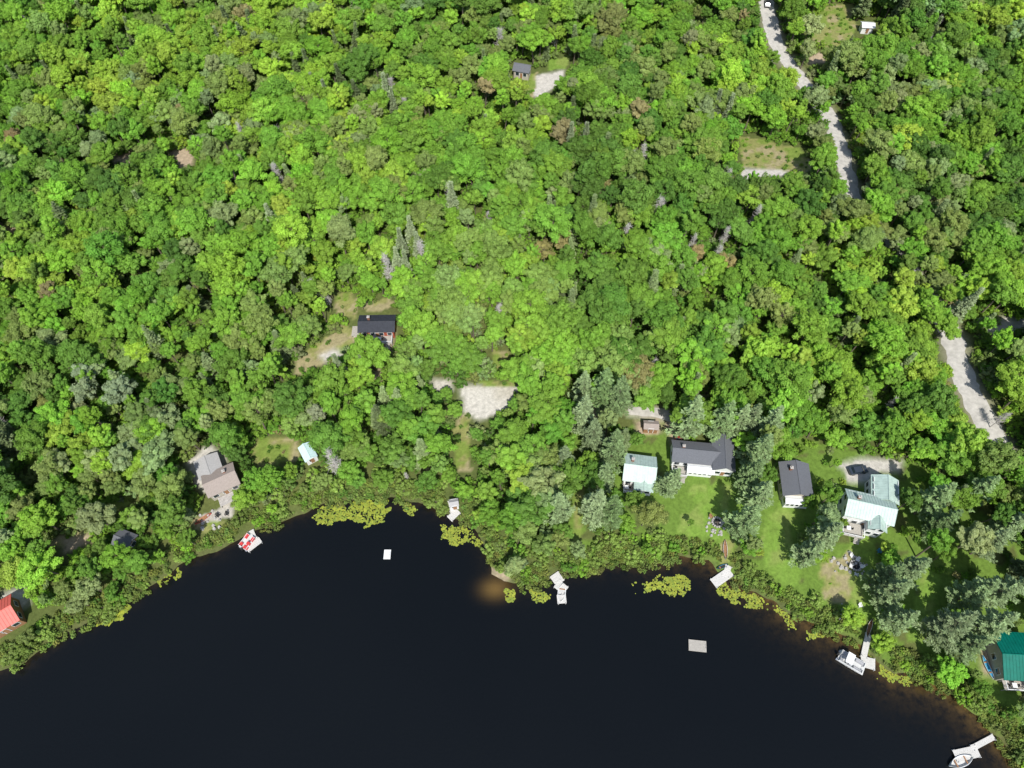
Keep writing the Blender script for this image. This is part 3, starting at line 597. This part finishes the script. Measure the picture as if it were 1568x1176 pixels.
# ------------------------------------------------------------ forest
PAL=np.array([(.152,.29,.044),(.195,.365,.046),(.255,.44,.052),(.335,.50,.062),(.25,.34,.09),(.285,.375,.15),(.115,.23,.038),(.34,.29,.13)])
def colours(x,y,n):
    f=fbm(x,y,38,11); g=fbm(x,y,13,12)
    q=np.clip((f-.5)*1.2+.53+(g-.5)*.7+rng.normal(size=n)*.19,0,.999)
    k=np.array([6,0,1,2,3])[np.digitize(q,np.array([.10,.32,.64,.88]))]
    r=rng.random(n); gr=fbm(x,y,22,15); k=np.where((r<.15+.4*np.clip(gr-.52,0,1)*3),4,k); k=np.where(r<.035+.18*np.clip(gr-.56,0,1)*3,5,k); k=np.where(r>.992,7,k)
    c=PAL[k]; c=c*(1+rng.normal(size=(n,1))*.09)*(1+rng.normal(size=(n,3))*.05)
    return np.clip(c,.01,.65)
def jgrid(x0,x1,y0,y1,st,jit=.45):
    gx,gy=np.meshgrid(np.arange(x0,x1,st),np.arange(y0,y1,st*.88)); gx=gx+(np.arange(gx.shape[0])%2)[:,None]*st/2
    gx=gx.ravel()+rng.uniform(-jit,jit,gx.size)*st; gy=gy.ravel()+rng.uniform(-jit,jit,gy.size)*st; return gx,gy
def blocked(x,y,z,h,r,polys):
    bad=np.zeros(len(x),bool)
    for fx,fz in[(0,0.),(0,.35),(0,.7),(0,1.),(-.75,.7),(.75,.7)]:
        u,v=survey_px(x+r*fx,y,z+h*fz)
        for p in polys: bad|=pip(u,v,p)
    u,v=survey_px(x,y-r*.75,z+h*.65)
    for p in polys: bad|=pip(u,v,p)
    u,v=survey_px(x,y+r*.6,z+h*.75)
    for p in polys: bad|=pip(u,v,p)
    return bad
ALLP=VIS+KEEP
gx,gy=jgrid(-320,320,-70,400,4.1,.5)
s_=sd(gx,gy); k=(s_>2.2); gx,gy,s_=gx[k],gy[k],s_[k]
n=len(gx); sc=.56+.40*fbm(gx,gy,30,21)+rng.uniform(-.15,.32,n)
cxx,cyy,_=site(710,520); yng=np.exp(-(((gx-cxx)/32)**2+((gy-cyy)/26)**2)); sc*=(1-.15*yng); sc*=np.clip(.62+s_/30,0,1)
sc*=np.where((s_<10),.85,1)
z=height(gx,gy,s_)
bu,bv=survey_px(gx,gy,z)
sc=np.where(pip(bu,bv,[(695,600),(805,600),(800,660),(765,690),(715,700)]),sc*.4,sc)   # trees south of the sandy turnaround shrunk so their shadows miss the sand
gap=fbm(gx,gy,17,61); keepm=(rng.random(n)<.985)&~((gap>.71)&(rng.random(n)<.5)&(yng<.3))
iny=pip(gx,gy,YARD); keepm&=~(iny&(rng.random(n)<.5))
small=blocked(gx,gy,z,11*sc,3.9*sc,ALLP)
sc2=np.where(small,.45*sc,sc); still=blocked(gx,gy,z,11*sc2,3.8*sc2,ALLP); keepm&=~still; sc=sc2
for n_,p,w in RW: keepm&=dist_line(gx,gy,p)>.9
for px,py in NAMED: keepm&=((gx-px)**2+(gy-py)**2)>5
keepm&=((gx-SHED[0])**2+(gy-SHED[1])**2)>9
gx,gy,z,sc,s_,yng=gx[keepm],gy[keepm],z[keepm],sc[keepm],s_[keepm],yng[keepm]; n=len(gx)
idx=rng.integers(0,12,n); r=rng.random(n); cn=fbm(gx,gy,24,31)
cp=(.025+.8*np.clip(cn-.58,0,1))*(1-.9*yng)
idx=np.where(r<cp,rng.choice([12,12,13,13,14],n),idx); idx=np.where(r>.994-.04*np.clip(cn-.55,0,1)*4,15+rng.integers(0,2,n),idx)
col=colours(gx,gy,n); cm=(idx>=12)&(idx<=14); col[cm]=np.array([.235,.31,.13])*(.6+.65*rng.random((cm.sum(),1)))
yw=np.exp(-(((gx-cxx)/42)**2+((gy-cyy)/36)**2))[:,None]*.5; 
col=np.where(cm[:,None],col,col*(1-yw)+np.array([.245,.43,.06])*yw)
scl=np.stack([sc*rng.uniform(.88,1.18,n),sc*rng.uniform(.88,1.18,n),sc*rng.uniform(.82,1.12,n)],1); scl[idx==14]*=.7
cs=(idx==12)|(idx==13); scl[cs]*=np.array([1.0,1.0,.9])
rot=np.stack([rng.normal(size=n)*.06,rng.normal(size=n)*.06,rng.random(n)*6.283],1)
scatter('forest_trees',C_TREE,np.stack([gx,gy,z],1),rot,scl,idx,col)
print('TREES',n)
# undergrowth and shoreline shrubs
HARD=[p for k_,p in CL if k_ in('gravel','stone','lawn','dirt','sand')]; DRY=[p for k_,p in CL if k_=='dry']
gx,gy=jgrid(-240,240,-15,300,2.6); s_=sd(gx,gy); k=(s_>.0); gx,gy,s_=gx[k],gy[k],s_[k]; n=len(gx)
sc=rng.uniform(.8,1.6,n); z=height(gx,gy,s_); near=s_<6; sc=np.where(near,rng.uniform(.35,1.25,n),sc); iny=pip(gx,gy,YARD); sc=np.where(iny&~near,sc*.6,sc)
u,v=survey_px(gx,gy,z); ind=np.zeros(n,bool)
for p in DRY: ind|=pip(u,v,p)
sc=np.where(ind,sc*.32,sc)
bad=blocked(gx,gy,z,2*sc,1.5*sc,HARD+KEEP+VIS[:3])|(blocked(gx,gy,z,2*sc,1.3*sc,DRY)&~ind&(rng.random(n)<.85))
km=~bad&~(ind&(rng.random(n)<.5))&~(iny&(rng.random(n)<.6)&(s_>5))
for n_,p,w in RW: km&=dist_line(gx,gy,p)>w*.5+.6
for p,w in DOCKS: km&=dist_line(gx,gy,p)>w*.5+1.5*sc
gx,gy,z,sc,s_=gx[km],gy[km],z[km],sc[km],s_[km]; n=len(gx)
col=colours(gx,gy,n)*.9; nr=(s_<7)&(rng.random(n)<.6); col[nr]=np.array([.23,.33,.07])*(.7+.7*rng.random((nr.sum(),1)))
scatter('undergrowth_shrubs',C_BUSH,np.stack([gx,gy,z-.1],1),np.stack([gx*0,gx*0,rng.random(n)*6.28],1),np.stack([sc,sc,sc*rng.uniform(.7,1.2,n)],1),rng.integers(0,3,n),col)
# marsh fringe
gx,gy=jgrid(-130,130,-5,110,.85,.5); s_=sd(gx,gy); fr=fbm(gx,gy,6,41); k=(s_>-1.6+2.2*(fr<.5)+.6*rng.random(len(s_)))&(s_<4.5)&(fr>.3)
for p,w in DOCKS: k&=dist_line(gx,gy,p)>w*.5+.5
k&=((gx-sx)**2+(gy-sy)**2)>9
gx,gy,s_=gx[k],gy[k],s_[k]
z=np.maximum(height(gx,gy,s_),-.05); bad=blocked(gx,gy,z,.8+0*gx,.5+0*gx,KEEP+[p for k_,p in CL if k_ in('stone','dirt','lawn')]); gx,gy,z=gx[~bad],gy[~bad],z[~bad]; n=len(gx); sc=rng.uniform(.16,.55,n)
scatter('marsh_plants',C_BUSH,np.stack([gx,gy,z-.1],1),np.stack([gx*0,gx*0,rng.random(n)*6.28],1),np.stack([sc,sc,sc*1.2],1),rng.integers(0,3,n),np.array([.24,.32,.075])*(.6+.7*rng.random((n,1)))*(1+rng.normal(size=(n,3))*.07))
# ------------------------------------------------------------ lily pads
LP=[([(478,785),(500,776),(530,772),(545,768),(592,766),(596,785),(590,795),(570,806),(535,798),(490,802)],.30),([(672,806),(725,808),(736,830),(700,838),(678,826)],.28),
 ([(965,895),(985,888),(1020,880),(1052,882),(1054,905),(1035,918),(1010,900),(985,912),(970,915)],.42),([(1100,895),(1140,905),(1180,922),(1222,945),(1215,952),(1170,935),(1130,925),(1104,915)],.38),
 ([(1335,1005),(1365,1030),(1400,1040),(1395,1046),(1345,1038)],.34),([(1200,950),(1262,968),(1255,980),(1205,962)],.5),([(140,950),(185,925),(200,922),(190,945),(150,960)],.36),([(240,885),(275,868),(280,880),(245,900)],.38),
 ([(812,905),(842,905),(842,922),(815,920)],.34),([(775,905),(790,905),(788,922),(776,920)],.36),([(600,768),(640,778),(635,792),(605,785)],.58)]
mb=MB()
for p,th in LP:
    w=[on_plane(u,v,.03) for u,v in p]; a=np.array(w); x0,y0=a.min(0)-.6; x1,y1=a.max(0)+.6
    N_=int((x1-x0)*(y1-y0)*22); px=rng.uniform(x0,x1,N_); py=rng.uniform(y0,y1,N_)
    ok=pip(px+(fbm(px,py,1.7,50)-.5)*2.8,py+(fbm(px,py,1.7,51)-.5)*2.8,w)&(fbm(px,py,2.4,52)+rng.normal(size=N_)*.07>th)&(sd(px,py)<.3)
    for x,y in zip(px[ok],py[ok]):
        r0=.09+.16*rng.random(); g0=rng.random()*6; zz=.035+rng.random()*.03
        mb.add([(x+r0*math.cos(g0+j*1.047),y+r0*math.sin(g0+j*1.047),zz+rng.normal()*.008) for j in range(6)],[(0,1,2,3,4,5)],int(rng.random()<.35))
mb.obj('lily_pads',[YEL,M('lily_pad_green',(.19,.25,.035),.5,.3,1)])
# ------------------------------------------------------------ light, camera
sun=bpy.data.lights.new('sun','SUN'); sun.energy=5.; sun.angle=math.radians(.53); sun.color=(1,.975,.92)
so=bpy.data.objects.new('sun',sun); dirv=Vector((-.0604,.588,-.815)).normalized(); so.rotation_euler=dirv.to_track_quat('-Z','Y').to_euler(); so.location=(20,-100,200); scene.collection.objects.link(so)
w=bpy.data.worlds.new('World'); scene.world=w; w.use_nodes=True; N=w.node_tree.nodes; L=w.node_tree.links
sk=N.new('ShaderNodeTexSky'); sk.sky_type='NISHITA'; sk.sun_disc=False; sk.sun_elevation=math.asin(.815/math.sqrt(.0604**2+.588**2+.815**2)); sk.sun_rotation=math.atan2(.0604,-.588)
L.new(sk.outputs[0],N['Background'].inputs[0]); N['Background'].inputs[1].default_value=.15
cd=bpy.data.cameras.new('camera'); cd.sensor_width=36; cd.lens=18*F/784; cd.clip_end=6000; cd.clip_start=1
co=bpy.data.objects.new('camera',cd); co.location=(0,0,ALT); co.rotation_euler=(math.radians(90)-PT,0,0); scene.collection.objects.link(co); scene.camera=co
scene.view_settings.view_transform='Standard'; scene.view_settings.look='None'; scene.view_settings.exposure=0
